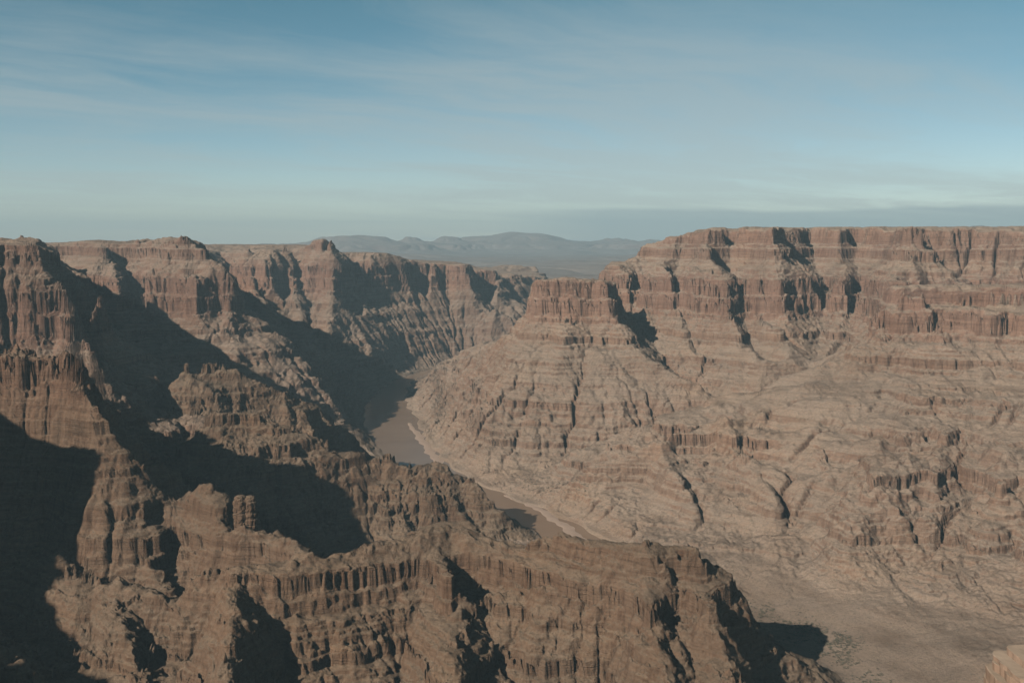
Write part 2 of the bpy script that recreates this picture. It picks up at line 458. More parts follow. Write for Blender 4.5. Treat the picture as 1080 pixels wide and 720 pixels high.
def erode(x0, x1, y0, y1, dx, iters, K, seed, blend):
    """carve branching gullies into the landforms: water runs down the steepest way and cuts by how much of it gathers"""
    gx_ = np.arange(x0, x1, dx)
    gy_ = np.arange(y0, y1, dx)
    X, Y = np.meshgrid(gx_, gy_, indexing='ij')
    raw, own, topm, sml, dr, hw, px, R = Hraw(X, Y, False)
    for g in GRIDS:
        raw = raw + g(X, Y)
    rg = np.random.default_rng(seed)
    z = raw.astype(F32) + rg.normal(0, 0.35, raw.shape).astype(F32)
    z_in = raw.astype(F32)
    fixed = (dr < hw + 5)
    A = np.ones_like(z)
    D = [(-1, 0), (1, 0), (0, -1), (0, 1), (-1, -1), (-1, 1), (1, -1), (1, 1)]

    def sh_(a, d, fill):
        o = np.full_like(a, fill)
        i0, i1 = max(d[0], 0), a.shape[0] + min(d[0], 0)
        j0, j1 = max(d[1], 0), a.shape[1] + min(d[1], 0)
        o[i0 - d[0]:i1 - d[0], j0 - d[1]:j1 - d[1]] = a[i0:i1, j0:j1]
        return o
    for it in range(iters):
        best = np.zeros_like(z)
        rec = np.full(z.shape, -1, np.int8)
        zr = z.copy()
        for k, d in enumerate(D):
            zn = sh_(z, d, 1e9)
            s_ = (z - zn) / (1.0 if k < 4 else 1.41421)
            m = s_ > best
            best = np.where(m, s_, best)
            rec[m] = k
            zr = np.where(m, zn, zr)
        for _ in range(14 if it == 0 else 7):
            An = np.ones_like(A)
            for k, d in enumerate(D):
                c = np.where(rec == k, A, 0)
                An += sh_(c, (-d[0], -d[1]), 0)
            A = An
        F = K * np.maximum(np.sqrt(A) - 1.7, 0) * (1 - 0.8 * topm) * np.where(fixed, 0, 1)
        zn = (z + F * zr) / (1 + F)
        z = zn
        lap = -4 * z
        for d in D[:4]:
            lap += sh_(z, d, 0)
        lap[0, :] = lap[-1, :] = 0
        lap[:, 0] = lap[:, -1] = 0
        z = z + np.where(lap > 0, 0.03, 0.008) * np.clip(lap, -25, 25)
    dl = (z - z_in).astype(F32)
    ex = np.minimum(np.minimum(X - x0, x1 - dx - X), np.minimum(Y - y0, y1 - dx - Y))
    dl *= np.clip(ex / blend, 0, 1).astype(F32)
    print('eroded', dl.shape, float(dl.min()), float(dl.mean()), time.time() - T0)

    def g(x, y):
        fx = np.clip((x - x0) / dx, 0, len(gx_) - 1.001)
        fy = np.clip((y - y0) / dx, 0, len(gy_) - 1.001)
        i, j = fx.astype(np.int32), fy.astype(np.int32)
        u, v = (fx - i).astype(F32), (fy - j).astype(F32)
        r = (dl[i, j] * (1 - u) + dl[i + 1, j] * u) * (1 - v) + (dl[i, j + 1] * (1 - u) + dl[i + 1, j + 1] * u) * v
        return np.where((x > x0) & (x < x1) & (y > y0) & (y < y1), r, 0).astype(F32)
    GRIDS.append(g)


MTS = []
for (px_, py_, D, wpx, sx) in [(330, 258, 30000, 60, 1.6), (378, 247, 36000, 90, 1.3), (430, 251, 38000, 70, 1.6), (470, 251, 40000, 60, 1.6), (540, 244, 42000, 95, 1.3), (505, 252, 40000, 50, 1.5), (590, 252, 43000, 80, 2.0),
                               (640, 252, 44000, 70, 2.0), (690, 252, 40000, 70, 2), (300, 255, 45000, 60, 2), (210, 257, 42000, 60, 2.5), (410, 262, 26000, 70, 2.0), (600, 268, 24000, 70, 2.0), (520, 272, 20000, 60, 2.2), (650, 266, 26000, 60, 2),
                               (1040, 236, 43000, 60, 2.5), (1090, 236, 43000, 70, 2)]:
    X_, Y_, Z_ = at(px_, py_, D)
    MTS.append((X_, Y_, 1.3 * wpx / FL * D, Z_ + 560 + 40, sx))

erode(-4600, 5200, 1300, 10600, 12.0, 70, 0.007, 1, 300)
erode(-2000, 1100, 1700, 4400, 6.0, 40, 0.009, 2, 200)

# ------------------------------------------------------------------ grid (fan of columns from the view point)
uf = np.linspace(-0.60, 0.60, 1560)
left = np.tan(np.radians(np.linspace(-84, math.degrees(math.atan(-0.605)), 190)))
right = np.tan(np.radians(np.linspace(math.degrees(math.atan(0.606)), 50, 50)))
U = np.concatenate([left, uf, right])
TH = np.arctan(U)
NC = len(U)
rc = np.concatenate([np.geomspace(2.2, 900, 160, endpoint=False), np.arange(900, 12500, 6.0), np.geomspace(12500, 62000, 420)])
cs = np.linspace(0, NC - 1, NC // 3).astype(int)
thc = TH[cs]
xx = np.sin(thc)[:, None] * rc[None, :]
yy = np.cos(thc)[:, None] * rc[None, :]
zz, _ = H(xx, yy, False)
print('coarse', zz.shape, time.time() - T0)
NR = 1950
a = np.maximum(zz / rc[None, :], -0.52)
da = np.abs(np.diff(a, axis=1))
runmax = np.maximum.accumulate(a, axis=1)
vis = (a[:, 1:] >= runmax[:, 1:] - 0.004).astype(F32)
dlr = np.diff(np.log(rc))[None, :]
dens = da * (0.35 + 0.65 * vis) + dlr * 0.012 + np.diff(rc)[None, :] / 11000 * 0.02 * (rc[None, 1:] < 12000)
cdf = np.concatenate([np.zeros((len(cs), 1)), np.cumsum(dens, axis=1)], axis=1)
cdf /= cdf[:, -1:]
# blur over neighbouring columns so that the sampling shifts gently
kern = np.hanning(13)[1:-1]
kern /= kern.sum()
pad = np.pad(cdf, ((5, 5), (0, 0)), mode='edge')
cdf = sum(kern[i] * pad[i:i + len(cs)] for i in range(11))
q = np.linspace(0, 1, NR)
rq = np.stack([np.interp(q, cdf[i], rc) for i in range(len(cs))])
rr = np.empty((NC, NR), F32)
for j in range(NR):
    rr[:, j] = np.interp(np.arange(NC), cs, rq[:, j])
xx = np.sin(TH)[:, None] * rr
yy = np.cos(TH)[:, None] * rr
zz, own = H(xx, yy, True)
print('fine', zz.shape, time.time() - T0)


def mesh_from(name, V, Fq, mat, smooth_=True):
    me = bpy.data.meshes.new(name)
    me.vertices.add(len(V))
    me.vertices.foreach_set('co', V.astype(F32).ravel())
    n = len(Fq)
    me.loops.add(n * 4)
    me.loops.foreach_set('vertex_index', Fq.astype(np.int32).ravel())
    me.polygons.add(n)
    me.polygons.foreach_set('loop_start', np.arange(0, n * 4, 4, dtype=np.int32))
    if smooth_:
        me.polygons.foreach_set('use_smooth', np.ones(n, bool))
    me.update(calc_edges=True)
    me.materials.append(mat)
    o = bpy.data.objects.new(name, me)
    COL.objects.link(o)
    return o


# ------------------------------------------------------------------ materials
class NT:
    def __init__(self, tree):
        self.t = tree
        tree.nodes.clear()

    def n(self, typ, **kw):
        nd = self.t.nodes.new(typ)
        for k, v in kw.items():
            if k.startswith('i_'):
                key = k[2:]
                key = int(key) if key.isdigit() else key.replace('_', ' ')
                nd.inputs[key].default_value = v
            else:
                setattr(nd, k, v)
        return nd

    def l(self, a, b):
        self.t.links.new(a, b)

    def math(self, op, a, b=None, clamp=False):
        nd = self.n('ShaderNodeMath', operation=op, use_clamp=clamp)
        for i, v in enumerate((a, b)):
            if v is None:
                continue
            if hasattr(v, 'is_linked') or hasattr(v, 'links'):
                self.l(v, nd.inputs[i])
            else:
                nd.inputs[i].default_value = v
        return nd.outputs[0]

    def mix(self, fac, a, b, blend='MIX'):
        nd = self.n('ShaderNodeMix', data_type='RGBA', blend_type=blend)
        for i, v in ((0, fac), (6, a), (7, b)):
            if hasattr(v, 'links'):
                self.l(v, nd.inputs[i])
            else:
                nd.inputs[i].default_value = v if i == 0 else (tuple(v) + (1,) if len(v) == 3 else v)
        return nd.outputs[2]

    def ramp(self, fac, stops, interp='LINEAR'):
        nd = self.n('ShaderNodeValToRGB')
        cr = nd.color_ramp
        cr.interpolation = interp
        while len(cr.elements) < len(stops):
            cr.elements.new(0.5)
        for e, (p, c) in zip(cr.elements, stops):
            e.position = p
            e.color = tuple(c) + (1,) if len(c) == 3 else c
        self.l(fac, nd.inputs[0])
        return nd.outputs[0]

    def noise(self, vec, scale, detail=3, rough=0.55, sc=(1, 1, 1)):
        mp = self.n('ShaderNodeMapping')
        mp.inputs['Scale'].default_value = sc
        self.l(vec, mp.inputs[0])
        nd = self.n('ShaderNodeTexNoise')
        nd.inputs['Scale'].default_value = scale
        nd.inputs['Detail'].default_value = detail
        nd.inputs['Roughness'].default_value = rough
        self.l(mp.outputs[0], nd.inputs['Vector'])
        return nd.outputs[0]


def rock_material(name, tint=(1, 1, 1), val=1.0, talus_mix=0.85):
    m = bpy.data.materials.new(name)
    m.use_nodes = True
    t = NT(m.node_tree)
    out = t.n('ShaderNodeOutputMaterial')
    bs = t.n('ShaderNodeBsdfPrincipled')
    bs.inputs['Roughness'].default_value = 0.95
    bs.inputs['Specular IOR Level'].default_value = 0.1
    t.l(bs.outputs[0], out.inputs[0])
    geo = t.n('ShaderNodeNewGeometry')
    pos = geo.outputs['Position']
    sep = t.n('ShaderNodeSeparateXYZ')
    t.l(pos, sep.inputs[0])
    sn = t.n('ShaderNodeSeparateXYZ')
    t.l(geo.outputs['Normal'], sn.inputs[0])
    z, nzv = sep.outputs[2], sn.outputs[2]
    # beds
    wob = t.noise(pos, 0.004, 3)
    zz_ = t.math('ADD', z, t.math('MULTIPLY', t.math('SUBTRACT', wob, 0.5), 60))
    fac = t.math('DIVIDE', t.math('ADD', zz_, 1150), 1300)
    beds = t.ramp(fac, [(0.0, (.262, .210, .165)), (0.15, (.25, .197, .153)), (0.24, (.262, .203, .158)), (0.36, (.235, .182, .141)), (0.48, (.255, .196, .15)),
                        (0.56, (.262, .187, .144)), (0.66, (.255, .181, .143)), (0.71, (.24, .174, .138)), (0.76, (.262, .204, .16)), (0.84, (.228, .165, .13)), (0.91, (.26, .19, .15)), (1.0, (.27, .22, .18))])
    thin = t.noise(pos, 1.0, 4, 0.6, (0.0015, 0.0015, 0.045))
    thin2 = t.noise(pos, 1.0, 3, 0.6, (0.006, 0.006, 0.22))
    beds = t.mix(t.math('MULTIPLY', t.math('SUBTRACT', thin, 0.38, True), 1.5, True), t.mix(1.0, beds, (.72, .66, .64), 'MULTIPLY'), beds)
    beds = t.mix(t.math('MULTIPLY', t.math('SUBTRACT', thin2, 0.5, True), 1.6, True), beds, t.mix(1.0, beds, (1.22, 1.2, 1.16), 'MULTIPLY'))
    # desert varnish running down the faces
    streak = t.noise(pos, 1.0, 4, 0.65, (0.05, 0.05, 0.004))
    cliff = t.math('SUBTRACT', 1.0, t.math('MULTIPLY', t.math('SUBTRACT', nzv, 0.38), 2.9, True), True)
    sfac = t.math('MULTIPLY', t.math('MULTIPLY', t.math('SUBTRACT', streak, 0.48, True), 4.0, True), cliff)
    beds = t.mix(sfac, beds, t.mix(1.0, beds, (.62, .54, .50), 'MULTIPLY'))
    red = t.math('MULTIPLY', cliff, t.noise(pos, 0.006, 2))
    beds = t.mix(red, beds, t.mix(1.0, beds, (1.06, .94, .88), 'MULTIPLY'))
    # debris on the slopes
    n1 = t.noise(pos, 0.0045, 5, 0.6)
    n2 = t.noise(pos, 0.06, 5, 0.7)
    tal = t.ramp(n1, [(0.3, (.238, .19, .15)), (0.5, (.275, .222, .177)), (0.68, (.255, .197, .152))])
    tal = t.mix(t.math('MULTIPLY', t.math('SUBTRACT', n2, 0.5, True), 3.5, True), tal, t.mix(1.0, tal, (.70, .69, .66), 'MULTIPLY'))
    sc_ = t.noise(pos, 0.13, 3, 0.6)
    tal = t.mix(t.math('MULTIPLY', t.math('SUBTRACT', sc_, 0.60, True), 9.0, True), tal, (.14, .125, .085))
    slope = t.math('MULTIPLY', t.math('SUBTRACT', nzv, 0.60), 3.6, True)
    edge = t.math('MULTIPLY', t.math('ADD', slope, t.math('MULTIPLY', t.math('SUBTRACT', n2, 0.5), 1.3), True), talus_mix)
    col = t.mix(edge, beds, tal)
    patch = t.noise(pos, 0.0016, 4, 0.6)
    col = t.mix(1.0, col, t.ramp(patch, [(0.3, (.86, .83, .80)), (0.5, (1, 1, 1)), (0.7, (1.08, 1.03, .97))]), 'MULTIPLY')
    grit = t.noise(pos, 0.11, 6, 0.78)
    col = t.mix(1.0, col, t.ramp(grit, [(0.30, (.62, .60, .58)), (0.46, (.95, .95, .94)), (0.56, (1.04, 1.03, 1.02)), (0.70, (1.22, 1.2, 1.17))]), 'MULTIPLY')
    bandn = t.noise(pos, 1.0, 5, 0.7, (0.004, 0.004, 0.11))
    col = t.mix(1.0, col, t.ramp(bandn, [(0.36, (.80, .77, .74)), (0.5, (1, 1, 1)), (0.62, (1.10, 1.09, 1.07))]), 'MULTIPLY')
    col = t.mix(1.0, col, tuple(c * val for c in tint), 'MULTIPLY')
    t.l(col, bs.inputs['Base Color'])
    # relief finer than the mesh
    b1 = t.noise(pos, 1.0, 5, 0.65, (0.075, 0.075, 0.016))
    b2 = t.noise(pos, 1.0, 3, 0.6, (0.012, 0.012, 0.33))
    b3 = t.noise(pos, 0.22, 5, 0.7)
    hh = t.math('ADD', t.math('MULTIPLY', b1, 5.0), t.math('MULTIPLY', b2, 4.5))
    hh = t.math('MULTIPLY', hh, t.math('ADD', t.math('MULTIPLY', cliff, 0.75), 0.35))
    b4 = t.noise(pos, 0.5, 3, 0.7, (1, 1, 1.6))
    hh = t.math('ADD', hh, t.math('ADD', t.math('MULTIPLY', b3, 3.6), t.math('MULTIPLY', b4, 1.3)))
    bp = t.n('ShaderNodeBump')
    bp.inputs['Strength'].default_value = 1.0
    bp.inputs['Distance'].default_value = 1.0
    t.l(hh, bp.inputs['Height'])
    t.l(bp.outputs[0], bs.inputs['Normal'])
    return m


ROCK = rock_material('canyon_rock', (1.03, .975, .935), 1.04)
MID = rock_material('brown_wall_rock', (1.03, .96, .92), 0.94)
FARR = rock_material('far_rock_haze_tint', (.76, .81, .92), 1.0)  # bluish tint puts part of the air haze into the rock colour
NEAR = rock_material('brown_limestone', (.95, .885, .79), 0.83, 0.5)

INFO = {
    'canyon_floor': ('pale tan canyon floor with low dusty hills, a dry wash and river banks', ROCK),
    'distant_mountains': ('hazy blue grey mountain range and plain on the horizon', FARR),
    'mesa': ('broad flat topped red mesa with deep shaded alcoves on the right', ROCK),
    'canyon_rim_bench': ('tan slopes and broken cliff benches below the red mesa at right', ROCK),
    'butte': ('flat topped pyramid shaped butte standing beside the river bend', ROCK),
    'canyon_wall': ('long banded canyon wall with shaded recesses beyond the river on the left', MID),
    'promontory': ('flat topped cliff promontory at the far left edge', MID),
    'crag': ('dark craggy fluted cliff at the left edge, half in shadow', NEAR),
    'middle_ridge': ('lit tan ridge running down to the right in front of the river', NEAR),
    'foreground_ridge': ('long layered brown cliff ridge crossing the foreground', NEAR),
    'basin_ridge': ('small lit rock fins rising from the dark shaded basin', NEAR),
    'rim_plateau': ('rim plateau behind the viewpoint that shades the basin', NEAR),
}
V = np.stack([xx, yy, zz], axis=-1).reshape(-1, 3)
ii, jj = np.meshgrid(np.arange(NC - 1), np.arange(NR - 1), indexing='ij')
a_ = (ii * NR + jj).ravel()
Q = np.stack([a_, a_ + NR, a_ + NR + 1, a_ + 1], axis=1)
# facing up
fo = own.ravel()[Q[:, 0]]
for k, nm in enumerate(OWN):
    sel = Q[fo == k]
    if not len(sel):
        continue
    used, inv = np.unique(sel, return_inverse=True)
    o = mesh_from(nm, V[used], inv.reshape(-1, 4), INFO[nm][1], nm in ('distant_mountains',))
    o['kind'] = 'structure'
    o['label'] = INFO[nm][0]
print('meshes', time.time() - T0)

# ------------------------------------------------------------------ river
def river():
    L, Rr = [], []
    P = RP[:, :2]
    # resample
    tt = np.linspace(0, len(P) - 1, 160)
    X = np.interp(tt, np.arange(len(P)), P[:, 0])
    Y = np.interp(tt, np.arange(len(P)), P[:, 1])
    W = np.interp(tt, np.arange(len(P)), RP[:, 2]) + 45
    dx, dy = np.gradient(X), np.gradient(Y)
    ln = np.hypot(dx, dy)
    nx_, ny_ = -dy / ln, dx / ln
    v = []
    for s in np.linspace(-1, 1, 9):
        v.append(np.stack([X + nx_ * W * s, Y + ny_ * W * s, np.full_like(X, ZW)], -1))
    v = np.stack(v, 1)
    n, mcols = v.shape[:2]
    I, J = np.meshgrid(np.arange(n - 1), np.arange(mcols - 1), indexing='ij')
    b = (I * mcols + J).ravel()
    q_ = np.stack([b, b + 1, b + mcols + 1, b + mcols], 1)
    m = bpy.data.materials.new('muddy_water')
    m.use_nodes = True
    t = NT(m.node_tree)
    out = t.n('ShaderNodeOutputMaterial')
    bs = t.n('ShaderNodeBsdfPrincipled')
    t.l(bs.outputs[0], out.inputs[0])
    bs.inputs['Roughness'].default_value = 0.22
    bs.inputs['Specular IOR Level'].default_value = 0.3
    geo = t.n('ShaderNodeNewGeometry')
    nn = t.noise(geo.outputs['Position'], 0.004, 3)
    t.l(t.ramp(nn, [(0.35, (.195, .128, .084)), (0.65, (.225, .150, .100))]), bs.inputs['Base Color'])
    bp = t.n('ShaderNodeBump')
    bp.inputs['Strength'].default_value = 0.4
    bp.inputs['Distance'].default_value = 0.6
    t.l(t.noise(geo.outputs['Position'], 0.12, 3), bp.inputs['Height'])
    t.l(bp.outputs[0], bs.inputs['Normal'])
    o = mesh_from('river', v.reshape(-1, 3), q_, m)
    o['kind'] = 'structure'
    o['label'] = 'muddy brown river curving between the far wall and the butte'


river()

def hz(x, y):
    """terrain height at a point, from the mesh grid"""
    th_ = math.atan2(x, y)
    c = np.interp(th_, TH, np.arange(NC))
    c0 = int(c)
    r = math.hypot(x, y)
    return float(np.interp(r, rr[c0], zz[c0]))


def finish(bm, name, mat, smooth_=False):
    me = bpy.data.meshes.new(name)
    bm.to_mesh(me)
    bm.free()
    me.materials.append(mat)
    if smooth_:
        for p in me.polygons:
            p.use_smooth = True
    o = bpy.data.objects.new(name, me)
    COL.objects.link(o)
    return o


from mathutils import Vector, noise as mn


def column(bm, cx, cy, z0, z1, r0, r1, seed, seg=40, step=2.5, lean=(0, 0), squash=1.0):
    """one weathered column: radius varies with beds, joints and noise"""
    rnd = random.Random(seed)
    nl = max(6, int((z1 - z0) / step))
    beds = []
    while len(beds) < nl + 1:
        v = rnd.uniform(-0.09, 0.09)
        beds += [v] * rnd.randint(1, 4)
    joints = [(rnd.uniform(0, 6.28), rnd.uniform(0.12, 0.3), rnd.uniform(0.08, 0.18)) for _ in range(7)]
    rings = []
    for k in range(nl + 1):
        t_ = k / nl
        z = z0 + (z1 - z0) * t_
        R = r0 + (r1 - r0) * t_ ** 0.8
        R *= (1 + beds[k] * (1 - 0.3 * t_))
        if t_ > 0.88:
            R *= math.sqrt(max(0.05, 1 - ((t_ - 0.88) / 0.13) ** 2))
        ring = []
        for a in range(seg):
            ang = a / seg * 2 * math.pi
            q_ = 1.0
            for ja, jw, jd in joints:
                d_ = abs((ang - ja - 0.15 * math.sin(z * 0.05) + math.pi) % (2 * math.pi) - math.pi)
                if d_ < jw:
                    q_ -= jd * (1 - d_ / jw)
            x = math.cos(ang)
            y = math.sin(ang)
            nn = mn.fractal(Vector((x * 1.6 + seed, y * 1.6, z / max(R, 1) * 0.5)), 1.0, 2.0, 4) * 0.22
            rr_ = R * (q_ + nn)
            ring.append(bm.verts.new((cx + lean[0] * t_ + x * rr_, cy + lean[1] * t_ + y * rr_ * squash, z + mn.noise(Vector((x * 2, y * 2, seed))) * step * 0.4)))
        rings.append(ring)
    for k in range(nl):
        for a in range(seg):
            b = (a + 1) % seg
            bm.faces.new((rings[k][a], rings[k][b], rings[k + 1][b], rings[k + 1][a]))
    top = bm.verts.new((cx + lean[0], cy + lean[1], z1 + step * 0.2))
    for a in range(seg):
        bm.faces.new((rings[-1][a], rings[-1][(a + 1) % seg], top))


import bmesh


def rock_thing(name, label, cat, cols, group=None, mat=NEAR):
    bm = bmesh.new()
    for c in cols:
        column(bm, *c[:-1], **c[-1])
    o = finish(bm, name, mat)
    o['label'] = label
    o['category'] = cat
    if group:
        o['group'] = group
    return o


def tower(px, py_top, Y, wid, seed, extra=0, sink=25, cols=1):
    X, Yy, Zt = at(px, py_top, Y)
    m_ = Y / FL
    out_ = []
    base = min(hz(X + dx, Yy + dy) for dx in (-wid * m_ / 2, 0, wid * m_ / 2) for dy in (-wid * m_ / 2, 0)) - sink
    for c in range(cols):
        w = wid * m_ / 2 / (1 if cols == 1 else 1.35)
        dx = 0 if cols == 1 else (c - (cols - 1) / 2) * w * 1.2
        out_.append((X + dx, Yy + (c % 2) * w * 0.3, base, Zt - c * 3.0, w * 1.1, w * (0.72 if cols == 1 else 0.95), seed + c, dict(step=2.6)))
    return out_


rock_thing('rock_pillar', 'square two columned rock pillar standing on the lit ridge in the dark basin', 'rock pillar', tower(258, 522, 2618, 21, 3, cols=2))
rock_thing('rock_spire', 'thin pointed rock spire at the left end of the sunlit middle ridge', 'rock spire', tower(197, 383, 4174, 7, 11))
# layered outcrop just below the viewpoint, in the bottom right corner
X, Y, Z = at(1079, 705, 70)
bm = bmesh.new()
zb = hz(X + 4, Y) - 4
lay = random.Random(4)
zc_ = Z
n_ = 0
while zc_ > zb:
    th = lay.uniform(0.35, 1.3) if n_ < 14 else 6.0
    gx_ = 2.1 + 0.012 * (Z - zc_) * 10
    sx_, sy_ = gx_ + lay.uniform(-0.25, 0.3), gx_ * 1.2 + lay.uniform(-.3, .3)
    if n_ == 0:
        sx_ *= 0.72
        th = 0.55
    ring0, ring1 = [], []
    seg = 44
    for a in range(seg):
        ang = a / seg * 2 * math.pi
        ca, sa = math.cos(ang), math.sin(ang)
        k_ = 1 / (abs(ca) ** 5 + abs(sa) ** 5) ** 0.2
        nn = 1 + 0.10 * mn.fractal(Vector((ca * 2.2 + n_ * 0.6, sa * 2.2, n_ * 0.35)), 1.0, 2.0, 4)
        x_, y_ = X + 1.6 + ca * k_ * sx_ * nn + (0.5 if n_ == 0 else 0), Y + 2 + sa * k_ * sy_ * nn
        ring0.append(bm.verts.new((x_, y_, zc_ - 0.06 * lay.random())))
        ring1.append(bm.verts.new((X + 1.6 + (x_ - X - 1.6) * 0.985, Y + 2 + (y_ - Y - 2) * 0.985, zc_ - th)))
    for a in range(seg):
        b = (a + 1) % seg
        bm.faces.new((ring1[a], ring1[b], ring0[b], ring0[a]))
    bm.faces.new(ring0)
    bm.faces.new(list(reversed(ring1)))
    zc_ -= th * 0.985
    n_ += 1
CLOSE = rock_material('pale_layered_limestone', (1.5, 1.6, 1.55), 1.1, 0.3)
for nd_ in CLOSE.node_tree.nodes:
    if nd_.type == 'BUMP':
        nd_.inputs['Distance'].default_value = 0.05
o = finish(bm, 'rock_outcrop', CLOSE)
o['label'] = 'pale layered rock outcrop cut off by the bottom right corner'
o['category'] = 'rock outcrop'


# sandbars along the river
SAND = bpy.data.materials.new('river_sand')
SAND.use_nodes = True
t = NT(SAND.node_tree)
out = t.n('ShaderNodeOutputMaterial')
bs = t.n('ShaderNodeBsdfPrincipled')
bs.inputs['Roughness'].default_value = 0.95
t.l(bs.outputs[0], out.inputs[0])
geo = t.n('ShaderNodeNewGeometry')
nn = t.noise(geo.outputs['Position'], 0.02, 5, 0.7)
t.l(t.ramp(nn, [(0.3, (.30, .21, .155)), (0.55, (.36, .255, .19)), (0.75, (.30, .22, .16))]), bs.inputs['Base Color'])


def sandbar(pts, label, h=2.2):
    P = np.array([ground(a, b, ZW) + (w_,) for a, b, w_ in pts])
    tt = np.linspace(0, len(P) - 1, 90)
    X_ = np.interp(tt, np.arange(len(P)), P[:, 0])
    Y_ = np.interp(tt, np.arange(len(P)), P[:, 1])
    W_ = np.interp(tt, np.arange(len(P)), P[:, 2]) * 1.3
    dx, dy = np.gradient(X_), np.gradient(Y_)
    ln = np.hypot(dx, dy)
    v = []
    for s_ in np.linspace(-1, 1, 11):
        ww = W_ * (1 + 0.35 * np.sin(tt * 5.1 + 1.3 * np.sign(s_)) * abs(s_) + 0.2 * np.sin(tt * 13 + s_))
        xq, yq = X_ - dy / ln * ww * s_, Y_ + dx / ln * ww * s_
        v.append(np.stack([xq, yq, np.full_like(xq, ZW - 0.6) + h * (1 - s_ * s_) * (0.8 + 0.2 * np.sin(tt * 9))], -1))
    v = np.stack(v, 1)
    n, mc = v.shape[:2]
    I, J = np.meshgrid(np.arange(n - 1), np.arange(mc - 1), indexing='ij')
    b = (I * mc + J).ravel()
    o = mesh_from('sandbar', v.reshape(-1, 3), np.stack([b, b + 1, b + mc + 1, b + mc], 1), SAND)
    o['kind'] = 'structure'
    o['label'] = label


sandbar([(431, 446, 8), (438, 455, 18), (447, 466, 24), (455, 476, 26), (462, 488, 24), (470, 497, 12)], 'orange sandbar along the near bank of the river bend')
sandbar([(532, 522, 8), (548, 528, 14), (566, 535, 17), (584, 547, 20), (600, 558, 22), (616, 572, 24), (632, 590, 20)], 'pale sandbar dividing the brown water behind the foreground ridge')

# scrub in the wash and along the river bank: many small leafy clumps, one object
def scrub():
    r = random.Random(5)
    V_, F_ = [], []

    def clump(x, y, size, nb=5):
        z = hz(x, y)
        for _ in range(nb):
            cx_, cy_ = x + r.gauss(0, size * .5), y + r.gauss(0, size * .5)
            cz_ = z + r.uniform(0.1, 0.6) * size
            for _ in range(7):
                d_ = Vector((r.gauss(0, 1), r.gauss(0, 1), abs(r.gauss(0, .8)))).normalized() * size * 0.45
                u_ = Vector((r.gauss(0, 1), r.gauss(0, 1), r.gauss(0, 1))).normalized() * size * 0.22
                w_ = Vector((r.gauss(0, 1), r.gauss(0, 1), r.gauss(0, 1))).normalized() * size * 0.22
                c_ = Vector((cx_, cy_, cz_)) + d_
                b = len(V_)
                V_.extend([tuple(c_ - u_), tuple(c_ - w_), tuple(c_ + u_), tuple(c_ + w_)])
                F_.append((b, b + 1, b + 2, b + 3))
    spots = [((806, 646), (890, 692), 700, 30), ((885, 690), (945, 735), 200, 20), ((540, 512), (590, 527), 260, 26), ((590, 527), (640, 548), 130, 18), ((860, 665), (905, 680), 260, 16), ((700, 600), (806, 646), 120, 14)]
    for (a, b, n, w) in spots:
        for _ in range(n):
            t_ = r.random()
            qx_ = a[0] + (b[0] - a[0]) * t_
            qy_ = a[1] + (b[1] - a[1]) * t_
            X_, Y_ = ground(qx_, qy_, -1096)
            X_ += r.gauss(0, w * 1.1)
            Y_ += r.gauss(0, w * 2.0)
            if mn.noise(Vector((X_ / 60, Y_ / 60, 1))) < -0.12:
                continue
            clump(X_, Y_, r.uniform(1.5, 4.2))
    # thin scatter over slopes and ledge tops
    ci = rng.integers(200, NC - 60, 60000)
    ri = rng.integers(20, NR - 20, 60000)
    ok_ = (rr[ci, ri] > 1500) & (rr[ci, ri] < 6200)
    ci, ri = ci[ok_], ri[ok_]
    sl = np.abs(zz[ci, ri + 2] - zz[ci, ri - 2]) / (rr[ci, ri + 2] - rr[ci, ri - 2])
    sl2 = np.abs(zz[ci + 2, ri] - zz[ci - 2, ri]) / np.hypot(xx[ci + 2, ri] - xx[ci - 2, ri], yy[ci + 2, ri] - yy[ci - 2, ri])
    k_ = (sl < 0.75) & (sl2 < 0.9) & (zz[ci, ri] > ZW + 4)
    for c_, r_ in list(zip(ci[k_], ri[k_]))[:14000]:
        X_, Y_ = float(xx[c_, r_]), float(yy[c_, r_])
        if mn.noise(Vector((X_ / 150, Y_ / 150, 4))) < -0.1:
            continue
        clump(X_, Y_, r.uniform(1.3, 3.0) * (1 + max(0, Y_ - 3000) / 4000), 2)
    m = bpy.data.materials.new('dusty_scrub')
    m.use_nodes = True
    t = NT(m.node_tree)
    out = t.n('ShaderNodeOutputMaterial')
    bs = t.n('ShaderNodeBsdfPrincipled')
    bs.inputs['Roughness'].default_value = 0.9
    t.l(bs.outputs[0], out.inputs[0])
    geo = t.n('ShaderNodeNewGeometry')
    t.l(t.ramp(t.noise(geo.outputs['Position'], 0.05, 3), [(0.35, (.085, .080, .052)), (0.65, (.135, .120, .082))]), bs.inputs['Base Color'])
    o = mesh_from('scrub', np.array(V_), np.array(F_), m, False)
    o['kind'] = 'stuff'
    o['label'] = 'dark olive scrub scattered along the dry wash and river bank'


scrub()

